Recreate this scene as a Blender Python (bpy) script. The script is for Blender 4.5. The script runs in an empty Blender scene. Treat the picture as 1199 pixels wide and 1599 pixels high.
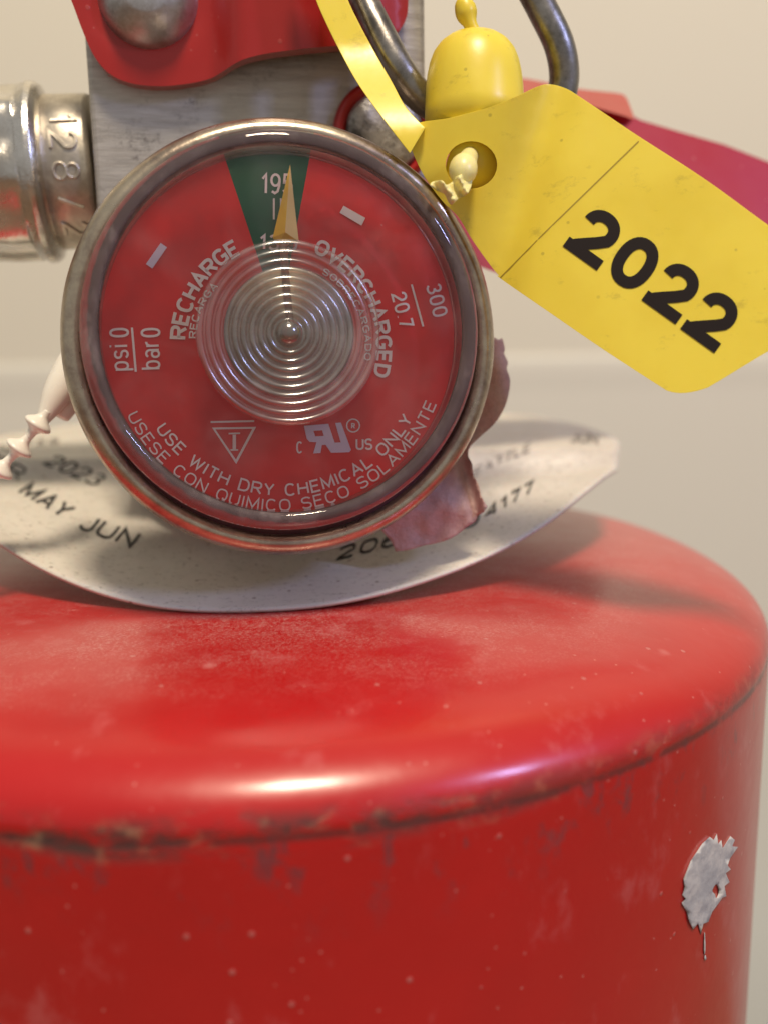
import bpy, bmesh, math, random
from mathutils import Vector, Matrix, noise
from mathutils.geometry import delaunay_2d_cdt
random.seed(7)
R = math.radians
sc = bpy.context.scene
col = sc.collection

# ------------------------------------------------------------------ camera, world, lamps, exposure
# one unit = one centimetre; origin = axis of the tank at the height of its shoulder crease
FPX, CX, CY = 1500.0, 600.0, 800.0
PITCH, ROLL = R(11), R(-1)
CAM = Vector((1.30, -10.9, 3.12))
fwd = Vector((0, math.cos(PITCH), -math.sin(PITCH)))
up0 = Vector((0, math.sin(PITCH), math.cos(PITCH)))
rt0 = Vector((1, 0, 0))
cd = bpy.data.cameras.new('camera'); cam = bpy.data.objects.new('camera', cd); col.objects.link(cam)
cam.location = CAM
cam.rotation_mode = 'QUATERNION'
cam.rotation_quaternion = (Matrix.Rotation(R(90) - PITCH, 4, 'X') @ Matrix.Rotation(-ROLL * -1, 4, 'Z')).to_quaternion()
cd.sensor_fit = 'VERTICAL'; cd.sensor_height = 24.0; cd.lens = 24.0 * FPX / 1599.0
cd.clip_start = 0.1; cd.clip_end = 2000
cd.dof.use_dof = True; cd.dof.focus_distance = 8.1; cd.dof.aperture_fstop = 0.125
sc.camera = cam

world = bpy.data.worlds.new('World'); sc.world = world; world.use_nodes = True
bg = world.node_tree.nodes['Background']
bg.inputs[0].default_value = (0.92, 0.88, 0.82, 1); bg.inputs[1].default_value = 0.29

def area(name, loc, target, sx, sy, power, colour):
    l = bpy.data.lights.new(name, 'AREA'); l.shape = 'RECTANGLE'; l.size = sx; l.size_y = sy
    l.energy = power; l.color = colour
    o = bpy.data.objects.new(name, l); col.objects.link(o); o.location = loc
    o.rotation_euler = (Vector(target) - Vector(loc)).to_track_quat('-Z', 'Y').to_euler()
    return o
area('ceiling_lamp', (13, -51, 127), (0, 6, 0), 23, 23, 148000, (1.0, 0.84, 0.63))
area('window_light', (52, -38, 38), (0, 0, 0), 5, 11, 11500, (0.46, 0.52, 1.0))

sc.view_settings.view_transform = 'Standard'; sc.view_settings.look = 'None'
sc.view_settings.exposure = 0.36; sc.view_settings.gamma = 1.0
sc.cycles.max_bounces = 12; sc.cycles.transmission_bounces = 12; sc.cycles.transparent_max_bounces = 16
sc.cycles.sample_clamp_indirect = 4.0

# ------------------------------------------------------------------ geometry helpers
def ray(px, py):
    dx, dy = px - CX, py - CY
    c, s = math.cos(-ROLL), math.sin(-ROLL)
    u, v = (dx * c - dy * s) / FPX, (dx * s + dy * c) / FPX
    return fwd + rt0 * u - up0 * v
def P(px, py, d): return CAM + ray(px, py) * d

class Frame:
    """origin o, axes x (right), y (up), n (towards the viewer)"""
    def __init__(self, o, az, el=0.0):
        self.o = Vector(o)
        self.x = Vector((math.cos(az), math.sin(az), 0))
        self.n = Vector((math.sin(az) * math.cos(el), -math.cos(az) * math.cos(el), math.sin(el)))
        self.y = self.n.cross(self.x)
    def at(self, x, y, z=0): return self.o + self.x * x + self.y * y + self.n * z
    def px(self, px, py, z=0):
        """local x, y of the spot seen at this place in the photograph"""
        r = ray(px, py); o = self.o + self.n * z
        t = (o - CAM).dot(self.n) / r.dot(self.n)
        q = CAM + r * t - o
        return q.dot(self.x), q.dot(self.y)
    def matrix(self):
        m = Matrix.Identity(4)
        for i in range(3):
            m[i][0], m[i][1], m[i][2], m[i][3] = self.x[i], self.y[i], self.n[i], self.o[i]
        return m

def link(name, verts, faces, mat, parent=None, smooth=True):
    me = bpy.data.meshes.new(name)
    me.from_pydata([tuple(v) for v in verts], [], faces)
    bm = bmesh.new(); bm.from_mesh(me)
    bmesh.ops.recalc_face_normals(bm, faces=bm.faces); bm.to_mesh(me); bm.free()
    o = bpy.data.objects.new(name, me); col.objects.link(o)
    if mat: me.materials.append(mat)
    for p in me.polygons: p.use_smooth = smooth
    if parent is not None:
        o.parent = parent
        o.matrix_parent_inverse = parent.matrix_basis.inverted()
    return o

def flat(name, verts, faces, mat, parent=None):
    """print: keep the winding, no recalculation needed"""
    return link(name, verts, faces, mat, parent, smooth=False)

def tag(o, label=None, cat=None, group=None, kind=None):
    for k, v in (('label', label), ('category', cat), ('group', group), ('kind', kind)):
        if v: o[k] = v
    return o

def bevel(o, w, seg=3, ang=35):
    m = o.modifiers.new('bevel', 'BEVEL'); m.width = w; m.segments = seg
    m.limit_method = 'ANGLE'; m.angle_limit = R(ang); m.harden_normals = False
    wn = o.modifiers.new('wn', 'WEIGHTED_NORMAL'); wn.keep_sharp = True
    return o

def curve(pts, n=8, closed=False):
    """Catmull-Rom through points; a point with a third item 1 is a sharp corner"""
    out = []; L = len(pts); rng = L if closed else L - 1
    def g(i):
        return pts[i % L] if closed else pts[max(0, min(L - 1, i))]
    for i in range(rng):
        p0, p1, p2, p3 = [g(i + k) for k in (-1, 0, 1, 2)]
        if len(p1) > 2 and p1[2]: p0 = p1
        if len(p2) > 2 and p2[2]: p3 = p2
        for k in range(n):
            t = k / n
            out.append(tuple(0.5 * (2 * p1[j] + (p2[j] - p0[j]) * t + (2 * p0[j] - 5 * p1[j] + 4 * p2[j] - p3[j]) * t * t
                       + (3 * p1[j] - p0[j] - 3 * p2[j] + p3[j]) * t ** 3) for j in (0, 1)))
    if not closed: out.append(tuple(pts[-1][:2]))
    return out

def inside(x, y, poly):
    c = False; j = len(poly) - 1
    for i in range(len(poly)):
        if (poly[i][1] > y) != (poly[j][1] > y) and x < (poly[j][0] - poly[i][0]) * (y - poly[i][1]) / (poly[j][1] - poly[i][1]) + poly[i][0]:
            c = not c
        j = i
    return c

def fill(outline, step, holes=()):
    """2D triangulation of an outline (with holes) on a regular inner grid"""
    vs = [Vector(p) for p in outline]; loops = [list(range(len(vs)))]
    for h in holes:
        s = len(vs); vs += [Vector(p) for p in h]; loops.append(list(range(s, len(vs))))
    edges = [(l[i], l[(i + 1) % len(l)]) for l in loops for i in range(len(l))]
    xs = [p[0] for p in outline]; ys = [p[1] for p in outline]
    y = min(ys) + step * .5
    while y < max(ys):
        x = min(xs) + step * .5
        while x < max(xs):
            jx, jy = x + random.uniform(-.05, .05) * step, y + random.uniform(-.05, .05) * step
            if inside(jx, jy, outline) and not any(inside(jx, jy, h) for h in holes):
                if all((jx - v.x) ** 2 + (jy - v.y) ** 2 > (step * .45) ** 2 for v in vs[:loops[-1][-1] + 1]):
                    vs.append(Vector((jx, jy)))
            x += step
        y += step
    v, e, f, *_ = delaunay_2d_cdt(vs, edges, [], 0, 1e-6)
    f2 = []
    for t in f:
        cx = sum(v[i].x for i in t) / len(t); cy = sum(v[i].y for i in t) / len(t)
        if inside(cx, cy, outline) and not any(inside(cx, cy, h) for h in holes): f2.append(tuple(t))
    return [(a.x, a.y) for a in v], f2

def sheet(name, outline, step, fn, back, mat, parent=None, holes=(), bev=None):
    """a plate: front = fn(x, y); back(x, y, front point) gives its back"""
    v2, f = fill(outline, step, holes)
    fr = [fn(*p) for p in v2]; bk = [back(p[0], p[1], q) for p, q in zip(v2, fr)]
    n = len(v2); faces = [tuple(t) for t in f] + [tuple(n + i for i in reversed(t)) for t in f]
    cnt = {}
    for t in f:
        for i in range(len(t)):
            a, b = t[i], t[(i + 1) % len(t)]
            cnt[(min(a, b), max(a, b))] = cnt.get((min(a, b), max(a, b)), []) + [(a, b)]
    for k, l in cnt.items():
        if len(l) == 1:
            a, b = l[0]; faces.append((b, a, n + a, n + b))
    o = link(name, fr + bk, faces, mat, parent)
    if bev: bevel(o, bev)
    return o

def lathe(name, prof, frame, mat, parent=None, seg=96, closed=False, wob=None, caps=True):
    """profile of (radius, height along frame.n)"""
    vs, fs = [], []
    m = len(prof)
    for k in range(seg):
        a = 2 * math.pi * k / seg
        for j, (r, h) in enumerate(prof):
            dr, dh = wob(a, r, h) if wob else (0, 0)
            vs.append(frame.at((r + dr) * math.cos(a), (r + dr) * math.sin(a), h + dh))
    for k in range(seg):
        k2 = (k + 1) % seg
        for j in range(m if closed else m - 1):
            j2 = (j + 1) % m
            fs.append((k * m + j, k2 * m + j, k2 * m + j2, k * m + j2))
    if not closed and caps:
        for j in (0, m - 1):
            if prof[j][0] > 1e-4: fs.append([k * m + j for k in range(seg)])
    o = link(name, vs, fs, mat, parent)
    if any(p[0] <= 1e-4 for p in prof):
        bm = bmesh.new(); bm.from_mesh(o.data); bmesh.ops.remove_doubles(bm, verts=bm.verts, dist=1e-5)
        bmesh.ops.recalc_face_normals(bm, faces=bm.faces); bm.to_mesh(o.data); bm.free()
    return o

def tube(name, pts, rad, mat, parent=None, seg=20, closed=False, sub=10, caps=True, squash=None):
    """tube through 3-D points; rad = number or list with one radius per point"""
    n = len(pts); rr = rad if isinstance(rad, (list, tuple)) else [rad] * n
    C, Q = [], []
    def g(i): return i % n if closed else max(0, min(n - 1, i))
    for i in range(n if closed else n - 1):
        a, b, c, d = (Vector(pts[g(i + k)]) for k in (-1, 0, 1, 2))
        ra, rb, rc, rd = (rr[g(i + k)] for k in (-1, 0, 1, 2))
        for k in range(sub):
            t = k / sub
            f = lambda p0, p1, p2, p3: 0.5 * (2 * p1 + (p2 - p0) * t + (2 * p0 - 5 * p1 + 4 * p2 - p3) * t * t + (3 * p1 - p0 - 3 * p2 + p3) * t ** 3)
            C.append(f(a, b, c, d)); Q.append(max(.004, f(ra, rb, rc, rd)))
    if not closed: C.append(Vector(pts[-1])); Q.append(rr[-1])
    m = len(C); vs, fs = [], []
    nrm = None
    for i in range(m):
        if closed: t = (C[(i + 1) % m] - C[i - 1]).normalized()
        else: t = (C[min(i + 1, m - 1)] - C[max(i - 1, 0)]).normalized()
        if nrm is None: nrm = t.orthogonal().normalized()
        nrm = (nrm - t * nrm.dot(t)).normalized(); bn = t.cross(nrm)
        for k in range(seg):
            a = 2 * math.pi * k / seg
            vs.append(C[i] + (nrm * math.cos(a) + bn * math.sin(a)) * Q[i])
    for i in range(m if closed else m - 1):
        i2 = (i + 1) % m
        off = 0
        if closed and i2 == 0:   # match the seam
            best = min(range(seg), key=lambda s: (vs[i * seg] - vs[s]).length); off = best
        for k in range(seg):
            k2 = (k + 1) % seg
            fs.append((i * seg + k, i * seg + k2, i2 * seg + (k2 + off) % seg, i2 * seg + (k + off) % seg))
    if not closed and caps:
        fs.append(list(range(seg))); fs.append([(m - 1) * seg + k for k in range(seg)])
    return link(name, vs, fs, mat, parent)

# ------------------------------------------------------------------ stroke lettering (plain grotesque)
def arc(cx, cy, rx, ry, a0, a1, n=12, e=2.0):
    out = []
    for i in range(n + 1):
        a = R(a0 + (a1 - a0) * i / n); c, s = math.cos(a), math.sin(a)
        out.append((cx + rx * math.copysign(abs(c) ** (2 / e), c), cy + ry * math.copysign(abs(s) ** (2 / e), s)))
    return out
OV = arc(.5, .5, .5, .5, 90, 450, 28, 2.5)
G = {
 ' ': (.32, []),
 'A': (.66, [[(0, 0), (.5, 1), (1, 0)], [(.2, .33), (.8, .33)]]),
 'B': (.6, [[(0, 0), (0, 1)] + arc(.5, .76, .42, .24, 90, -90), [(0, 0)] + arc(.5, .26, .5, .26, -90, 90)[0:] + [(0, .52)]]),
 'C': (.62, [arc(.5, .5, .5, .5, 42, 318, 22, 2.4)]),
 'D': (.62, [[(0, 0), (0, 1)] + arc(.4, .5, .6, .5, 90, -90, 16, 2.4) + [(0, 0)]]),
 'E': (.54, [[(1, 0), (0, 0), (0, 1), (1, 1)], [(0, .52), (.88, .52)]]),
 'F': (.5, [[(0, 0), (0, 1), (1, 1)], [(0, .52), (.85, .52)]]),
 'G': (.64, [arc(.5, .5, .5, .5, 42, 300, 20, 2.4) + [(1, .14), (1, .46), (.58, .46)]]),
 'H': (.62, [[(0, 0), (0, 1)], [(1, 0), (1, 1)], [(0, .52), (1, .52)]]),
 'I': (.06, [[(.5, 0), (.5, 1)]]),
 'J': (.46, [[(1, 1), (1, .3)] + arc(.5, .28, .5, .28, 0, -170, 10)]),
 'L': (.5, [[(0, 1), (0, 0), (1, 0)]]),
 'M': (.74, [[(0, 0), (0, 1), (.5, .12), (1, 1), (1, 0)]]),
 'N': (.62, [[(0, 0), (0, 1), (1, 0), (1, 1)]]),
 'O': (.66, [OV]), '0': (.56, [OV]),
 'P': (.56, [[(0, 0), (0, 1)] + arc(.55, .74, .45, .26, 90, -90) + [(0, .48)]]),
 'Q': (.66, [OV, [(.62, .25), (1, -.06)]]),
 'R': (.6, [[(0, 0), (0, 1)] + arc(.55, .745, .45, .255, 90, -90, 10, 2.4) + [(0, .49)], [(.5, .49), (1, 0)]]),
 'S': (.58, [arc(.5, .75, .5, .25, 20, 270, 14, 2.2) + arc(.5, .25, .5, .25, 90, -160, 14, 2.2)[1:]]),
 'T': (.56, [[(0, 1), (1, 1)], [(.5, 0), (.5, 1)]]),
 'U': (.6, [[(0, 1), (0, .3)] + arc(.5, .3, .5, .3, 180, 360, 14, 2.3) + [(1, 1)]]),
 'V': (.62, [[(0, 1), (.5, 0), (1, 1)]]),
 'W': (.9, [[(0, 1), (.26, 0), (.5, .92), (.74, 0), (1, 1)]]),
 'Y': (.6, [[(0, 1), (.5, .46), (1, 1)], [(.5, .5), (.5, 0)]]),
 '1': (.36, [[(.1, .76), (.75, 1), (.75, 0)]]),
 '2': (.58, [arc(.5, .7, .47, .3, 172, -22, 16, 2.2) + [(.12, .12), (.02, 0), (1, 0)]]),
 '3': (.56, [arc(.46, .76, .44, .24, 155, -90, 12), arc(.46, .26, .54, .26, 90, -155, 12)]),
 '4': (.6, [[(.8, 0), (.8, 1), (0, .28), (1, .28)]]),
 '5': (.56, [[(.92, 1), (.14, 1), (.06, .5)] + arc(.48, .33, .52, .33, 140, -155, 14)]),
 '6': (.56, [arc(.5, .3, .5, .3, 0, 360, 18), [(0, .35), (.03, .6), (.22, .9), (.55, 1), (.92, .9)]]),
 '7': (.52, [[(0, 1), (1, 1), (.36, 0)]]),
 '8': (.56, [arc(.5, .75, .42, .25, 0, 360, 18), arc(.5, .26, .5, .26, 0, 360, 18)]),
 '9': (.56, [arc(.5, .7, .5, .3, 0, 360, 18), [(1, .65), (.97, .4), (.78, .1), (.45, 0), (.08, .1)]]),
 '.': (.06, [[(.5, 0), (.5, .05)]]), '/': (.4, [[(0, 0), (1, 1)]]), '-': (.3, [[(0, .45), (1, .45)]]),
 'p': (.5, [[(0, -.3), (0, .7)], arc(.5, .35, .5, .35, 0, 360, 16, 2.4)]),
 'b': (.5, [[(0, 0), (0, 1)], arc(.5, .35, .5, .35, 0, 360, 16, 2.4)]),
 'a': (.5, [arc(.5, .52, .5, .2, 150, 0, 8) + [(1, 0)], arc(.45, .2, .45, .2, 0, 360, 14, 2.3)]),
 'r': (.34, [[(0, 0), (0, .7)], arc(.75, .4, .75, .3, 170, 80, 7)]),
 's': (.46, [arc(.5, .53, .5, .18, 20, 270, 10, 2.2) + arc(.5, .17, .5, .18, 90, -160, 10, 2.2)[1:]]),
 'i': (.06, [[(.5, 0), (.5, .7)], [(.5, .9), (.5, 1)]]),
}
def strip(pl, h, sub):
    """quads of a stroked polyline"""
    q = [pl[0]]
    for a, b in zip(pl, pl[1:]):
        d = math.dist(a, b)
        if d < 1e-6: continue
        k = max(1, int(d / sub + .5))
        for i in range(1, k + 1): q.append((a[0] + (b[0] - a[0]) * i / k, a[1] + (b[1] - a[1]) * i / k))
    closed = math.dist(q[0], q[-1]) < 1e-4 and len(q) > 4
    L, Rr = [], []
    for i, p in enumerate(q):
        a = q[i - 1] if i else (q[-2] if closed else None)
        b = q[i + 1] if i < len(q) - 1 else (q[1] if closed else None)
        def nm(u, v):
            d = math.dist(u, v) or 1; return (-(v[1] - u[1]) / d, (v[0] - u[0]) / d)
        if a is None: n = nm(p, b); s = 1
        elif b is None: n = nm(a, p); s = 1
        else:
            n1, n2 = nm(a, p), nm(p, b); n = (n1[0] + n2[0], n1[1] + n2[1]); l = math.hypot(*n)
            if l < .2: n = n1; s = 1
            else:
                n = (n[0] / l, n[1] / l); s = min(2.2, 1 / max(.3, n[0] * n1[0] + n[1] * n1[1]))
        L.append((p[0] + n[0] * h * s, p[1] + n[1] * h * s)); Rr.append((p[0] - n[0] * h * s, p[1] - n[1] * h * s))
    return L, Rr

def text_strips(txt, cap, width, weight, gap=.2, shear=0.0, sub=None, heavy=None):
    """strips of a line `width` long and `cap` high, baseline on y = 0, starting at x = 0 (width None = natural)"""
    nat = sum(G[c][0] for c in txt) + gap * (len(txt) - 1)
    xs = 1.0
    w2 = weight * 2
    if width: xs = (width - w2) / cap / nat
    h = weight; out = []; x = 0.0
    for c in txt:
        w, st = G[c]
        W = w * cap * xs
        for pl in st:
            pts = [(x + h + p[0] * W, h + p[1] * (cap - 2 * h)) for p in pl]
            L, Q = strip(pts, h, sub or cap * .35)
            L = [(p[0] + shear * p[1], p[1]) for p in L]; Q = [(p[0] + shear * p[1], p[1]) for p in Q]
            out.append((L, Q))
        x += W + gap * cap * xs
    return out, x - gap * cap * xs + 2 * h

def text_obj(name, strips, fn, mat, parent, lift0=0.0):
    """fn(x, y, lift) -> point"""
    vs, fs = [], []
    for k, (L, Q) in enumerate(strips):
        lf = lift0 + (k % 5) * 0.0006
        s = len(vs)
        for a, b in zip(L, Q): vs += [fn(a[0], a[1], lf), fn(b[0], b[1], lf)]
        for i in range(len(L) - 1): fs.append((s + 2 * i, s + 2 * i + 1, s + 2 * i + 3, s + 2 * i + 2))
    return flat(name, vs, fs, mat, parent)

# ------------------------------------------------------------------ material helpers
class M:
    def __init__(s, name):
        s.m = bpy.data.materials.new(name); s.m.use_nodes = True
        s.nt = s.m.node_tree; s.N = s.nt.nodes; s.b = s.N['Principled BSDF']; s.out = s.N['Material Output']
        s.tc = s.N.new('ShaderNodeTexCoord')
    def n(s, t, **kw):
        x = s.N.new(t)
        for k, v in kw.items():
            if k.startswith('i_'): 
                key = k[2:].replace('_', ' ')
                x.inputs[key if not key.isdigit() else int(key)].default_value = v
            else: setattr(x, k, v)
        return x
    def l(s, a, b): s.nt.links.new(a, b)
    def set(s, **kw):
        for k, v in kw.items(): s.b.inputs[k.replace('_', ' ')].default_value = v
        return s
    def noise(s, scale, detail=3, rough=.5, vec=None, stretch=None, dist=0.0):
        t = s.n('ShaderNodeTexNoise'); t.inputs['Scale'].default_value = scale; t.inputs['Detail'].default_value = detail
        t.inputs['Roughness'].default_value = rough; t.inputs['Distortion'].default_value = dist
        v = vec or s.tc.outputs['Object']
        if stretch:
            mp = s.n('ShaderNodeMapping'); mp.inputs['Scale'].default_value = stretch
            s.l(v, mp.inputs[0]); v = mp.outputs[0]
        s.l(v, t.inputs['Vector']); return t.outputs['Fac']
    def vor(s, scale, rnd=1.0, stretch=None, rot=None):
        t = s.n('ShaderNodeTexVoronoi'); t.inputs['Scale'].default_value = scale; t.inputs['Randomness'].default_value = rnd
        v = s.tc.outputs['Object']
        if stretch or rot:
            mp = s.n('ShaderNodeMapping')
            if stretch: mp.inputs['Scale'].default_value = stretch
            if rot: mp.inputs['Rotation'].default_value = rot
            s.l(v, mp.inputs[0]); v = mp.outputs[0]
        s.l(v, t.inputs['Vector']); return t
    def ramp(s, x, a, b, va=0.0, vb=1.0):
        r = s.n('ShaderNodeMapRange'); r.interpolation_type = 'SMOOTHSTEP'
        s.l(x, r.inputs[0])
        for i, v in zip((1, 2, 3, 4), (a, b, va, vb)): r.inputs[i].default_value = v
        return r.outputs[0]
    def math(s, op, a, b=None):
        x = s.n('ShaderNodeMath', operation=op)
        for i, v in enumerate((a, b)):
            if v is None: continue
            if isinstance(v, (int, float)): x.inputs[i].default_value = v
            else: s.l(v, x.inputs[i])
        return x.outputs[0]
    def mix(s, f, a, b):
        x = s.n('ShaderNodeMix', data_type='RGBA')
        for sock, v in ((x.inputs['Factor'], f), (x.inputs[6], a), (x.inputs[7], b)):
            if isinstance(v, (int, float)): sock.default_value = v
            elif isinstance(v, tuple): sock.default_value = (*v, 1) if len(v) == 3 else v
            else: s.l(v, sock)
        return x.outputs[2]
    def bump(s, h, strength=.3, dist=.02):
        x = s.n('ShaderNodeBump'); x.inputs['Strength'].default_value = strength; x.inputs['Distance'].default_value = dist
        s.l(h, x.inputs['Height']); s.l(x.outputs[0], s.b.inputs['Normal']); return x
    def col(s, c):
        if isinstance(c, tuple): s.b.inputs['Base Color'].default_value = (*c, 1)
        else: s.l(c, s.b.inputs['Base Color'])
    def rough(s, r):
        if isinstance(r, (int, float)): s.b.inputs['Roughness'].default_value = r
        else: s.l(r, s.b.inputs['Roughness'])

# red enamel of the tank: dust specks, scuffs, bare dirty metal along the crease
def red_enamel(name, tank=False, specks=1.0, base=(.50, .006, .007), rough=.34, dark=(.38, .004, .005)):
    m = M(name)
    c = m.mix(m.noise(.9, 4), base, dark)
    sp = m.vor(3.4); big = m.ramp(sp.outputs['Distance'], .085, .05)
    sel = m.ramp(sp.outputs['Color'], .30, .35)
    f = m.math('MULTIPLY', big, sel)
    sp2 = m.vor(9.0); f2 = m.math('MULTIPLY', m.ramp(sp2.outputs['Distance'], .12, .04), m.ramp(sp2.outputs['Color'], .62, .68))
    c = m.mix(m.math('MULTIPLY', f, .24 * specks), c, (.75, .45, .40))
    c = m.mix(m.math('MULTIPLY', f2, .42 * specks), c, (.75, .40, .34))
    if tank:
        sx = m.n('ShaderNodeSeparateXYZ'); m.l(m.tc.outputs['Object'], sx.inputs[0]); z = sx.outputs[2]
        # dust settled on the upward shoulder
        du = m.math('MULTIPLY', m.ramp(m.noise(.75, 4, .6, stretch=(1, 1.6, 1)), .34, .64), m.ramp(z, .44, .66))
        fine = m.math('ADD', m.math('MULTIPLY', m.ramp(m.noise(40, 3, .8), .50, .60), .8), m.math('MULTIPLY', m.ramp(m.noise(11, 6, .8), .35, .75), .45))
        c = m.mix(m.math('MULTIPLY', m.math('MULTIPLY', du, fine), .48), c, (.62, .38, .34))
        # pale scuffs on the wall
        sc1 = m.ramp(m.noise(1.3, 6, .65, stretch=(1.4, 1.4, .9)), .55, .72)
        c = m.mix(m.math('MULTIPLY', sc1, .28), c, (.62, .20, .20))
        sc2 = m.vor(1.1, stretch=(1, 1, .12), rot=(.35, .25, .0)); s2 = m.ramp(sc2.outputs['Distance'], .09, .03)
        c = m.mix(m.math('MULTIPLY', m.math('MULTIPLY', s2, m.ramp(m.noise(.8, 2), .45, .6)), .35), c, (.70, .30, .28))
        # grime and bare steel along the crease
        d = m.math('ABSOLUTE', m.math('ADD', z, m.math('MULTIPLY', m.math('SUBTRACT', m.noise(1.1, 4), .5), .22)))
        lf = m.ramp(sx.outputs[0], 3.0, .9, .35, 1.0)
        band = m.math('MULTIPLY', m.ramp(d, .19, .03), lf)
        pt = m.math('MULTIPLY', band, m.ramp(m.noise(1.3, 8, .72, stretch=(1, 1, 2.2)), .44, .60))
        lo = m.math('MULTIPLY', m.ramp(z, -.95, -.05), m.ramp(z, .05, -.08))
        pt2 = m.math('MULTIPLY', lo, m.ramp(m.noise(2.6, 9, .75, stretch=(1.3, 1.3, .8)), .53, .64))
        c = m.mix(m.math('MULTIPLY', pt2, .75), c, m.mix(m.noise(7, 3), (.08, .022, .03), (.19, .06, .07)))
        c = m.mix(m.math('MULTIPLY', pt, .95), c, m.mix(m.ramp(m.noise(5, 5), .52, .66), (.05, .035, .03), (.24, .15, .09)))
        ln = m.math('MULTIPLY', m.ramp(m.math('ABSOLUTE', m.math('ADD', z, .035)), .05, .006), m.ramp(m.noise(2.3, 6, .7), .36, .52))
        c = m.mix(m.math('MULTIPLY', ln, .7), c, (.07, .02, .02))
        h = m.math('ADD', m.math('MULTIPLY', f, .6), m.math('MULTIPLY', pt, -.7))
        m.rough(m.math('ADD', m.math('MULTIPLY', m.noise(3, 6, .6), .16), m.math('ADD', rough - .08, m.math('MULTIPLY', pt, .3))))
        hh = m.math('ADD', h, m.math('MULTIPLY', m.noise(1.6, 3), 1.1))
        m.bump(hh, .35, .025)
        m.set(Coat_Weight=.5, Coat_Roughness=.18)
    else:
        m.bump(m.math('ADD', m.noise(2.5, 3), m.math('MULTIPLY', f, .4)), .25, .02)
        m.rough(m.math('ADD', m.math('MULTIPLY', m.noise(4, 5), .2), rough - .1))
        m.set(Coat_Weight=.4, Coat_Roughness=.12)
    m.col(c); return m.m

def metal(name, base, dark, rough, nscale=3, stretch=None, metallic=1.0, bump=.3, contrast=(.35, .65), grime=.45):
    m = M(name)
    n1 = m.noise(nscale, 8, .7, stretch=stretch)
    cc = m.mix(m.ramp(n1, *contrast), dark, base)
    gr = m.math('MULTIPLY', m.ramp(m.noise(1.7, 9, .78), .50, .66), m.ramp(m.noise(14, 5, .8), .42, .60))
    m.col(m.mix(m.math('MULTIPLY', gr, grime), cc, (.13, .11, .10)))
    m.rough(m.math('ADD', m.math('MULTIPLY', m.noise(nscale * 2.3, 5, .6, stretch=stretch), .3), rough - .15))
    m.bump(m.math('ADD', m.noise(nscale * 5, 5, .65, stretch=stretch), n1), bump, .012)
    m.set(Metallic=metallic); return m.m

def plastic(name, base, shade, sss=.25, rough=.35, specks=.32, radius=(.25, .2, .05)):
    m = M(name)
    c = m.mix(m.ramp(m.noise(1.3, 4), .3, .7), base, shade)
    v = m.vor(6); f = m.math('MULTIPLY', m.ramp(v.outputs['Distance'], .11, .06), m.ramp(v.outputs['Color'], .55, .6))
    c = m.mix(m.math('MULTIPLY', f, specks), c, (.10, .07, .02))
    sm = m.ramp(m.noise(3.2, 8, .75, stretch=(1, 1, 1.6)), .56, .70)
    c = m.mix(m.math('MULTIPLY', sm, .30 * (specks > 0)), c, (.25, .18, .03))
    m.col(c); m.rough(m.math('ADD', m.math('MULTIPLY', m.noise(6, 5), .2), rough - .1))
    m.bump(m.math('ADD', m.noise(3, 3), m.math('MULTIPLY', m.noise(30, 3), .12)), .16, .02)
    m.set(Subsurface_Weight=sss, Subsurface_Scale=.12, Coat_Weight=.06, Coat_Roughness=.3)
    m.b.inputs['Subsurface Radius'].default_value = radius
    return m.m

def ink(name, c, rough=.5, patch=0.0, under=(.6, .55, .5), scale=22):
    m = M(name)
    if patch > 0:
        m.col(m.mix(m.ramp(m.noise(scale, 5, .7), patch, patch + .08), c, under))
    else: m.col(c)
    m.set(Roughness=rough); return m.m

MAT_TANK = red_enamel('red_tank_enamel', True)
MAT_RED = red_enamel('red_handle_enamel', specks=.35, base=(.44, .014, .010), dark=(.33, .010, .010), rough=.32)
MAT_LEVER = red_enamel('red_enamel_violet_reflection', base=(.36, .014, .065), rough=.42)  # same red paint; the cool light's violet reflection is mixed into its base
MAT_ALU = metal('brushed_aluminium', (.60, .575, .53), (.42, .39, .35), .50, 2.6, (.6, .6, 6.0), .75, .3, (.25, .7), .7)
MAT_CAST = metal('scuffed_rivet', (.55, .53, .50), (.10, .09, .08), .45, 3.2, None, .8, .7, (.38, .58))
MAT_RIVET = metal('rivet_steel', (.62, .62, .64), (.40, .38, .36), .38, 2.5, None, .85, .25)
MAT_FERR = metal('crimped_ferrule_alloy', (.84, .82, .78), (.58, .54, .49), .25, 1.5, None, 1.0, .6, grime=.2)
MAT_HOSE2 = metal('stamped_fitting_alloy', (.70, .64, .54), (.46, .41, .34), .40, 2.5, None, .85, .35, grime=.25)
MAT_WIRE = metal('worn_steel_wire', (.36, .34, .32), (.14, .13, .12), .34, 3, None, 1.0, .2)
MAT_BEZEL = metal('worn_gauge_bezel', (.60, .52, .40), (.36, .28, .23), .31, 3.0, None, .95, .25, (.32, .62), .3)
MAT_YEL = plastic('yellow_polyethylene', (.86, .70, .070), (.79, .62, .050))
MAT_PALE = plastic('stressed_yellow_plastic', (.88, .80, .36), (.80, .70, .26), specks=0.1)
MAT_WHITE = plastic('milky_white_plastic', (.90, .88, .82), (.87, .83, .76), .4, .3, 0, (.2, .2, .18))
MAT_BLACK = ink('black_print', (.010, .005, .004), .62)
MAT_BLACK.node_tree.nodes['Principled BSDF'].inputs['Specular IOR Level'].default_value = .25
MAT_STAMP = ink('worn_black_stamp_ink', (.02, .018, .019), .6, .66, (.5, .46, .42))
MAT_STAMP2 = ink('faded_grey_stamp_ink', (.20, .18, .17), .6, .55, (.5, .46, .42))
MAT_PRINT = ink('white_dial_print', (.88, .82, .86), .5, .68, (.55, .25, .25), 9)
MAT_PRINT2 = ink('lilac_dial_print', (.74, .68, .90), .5)

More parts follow.
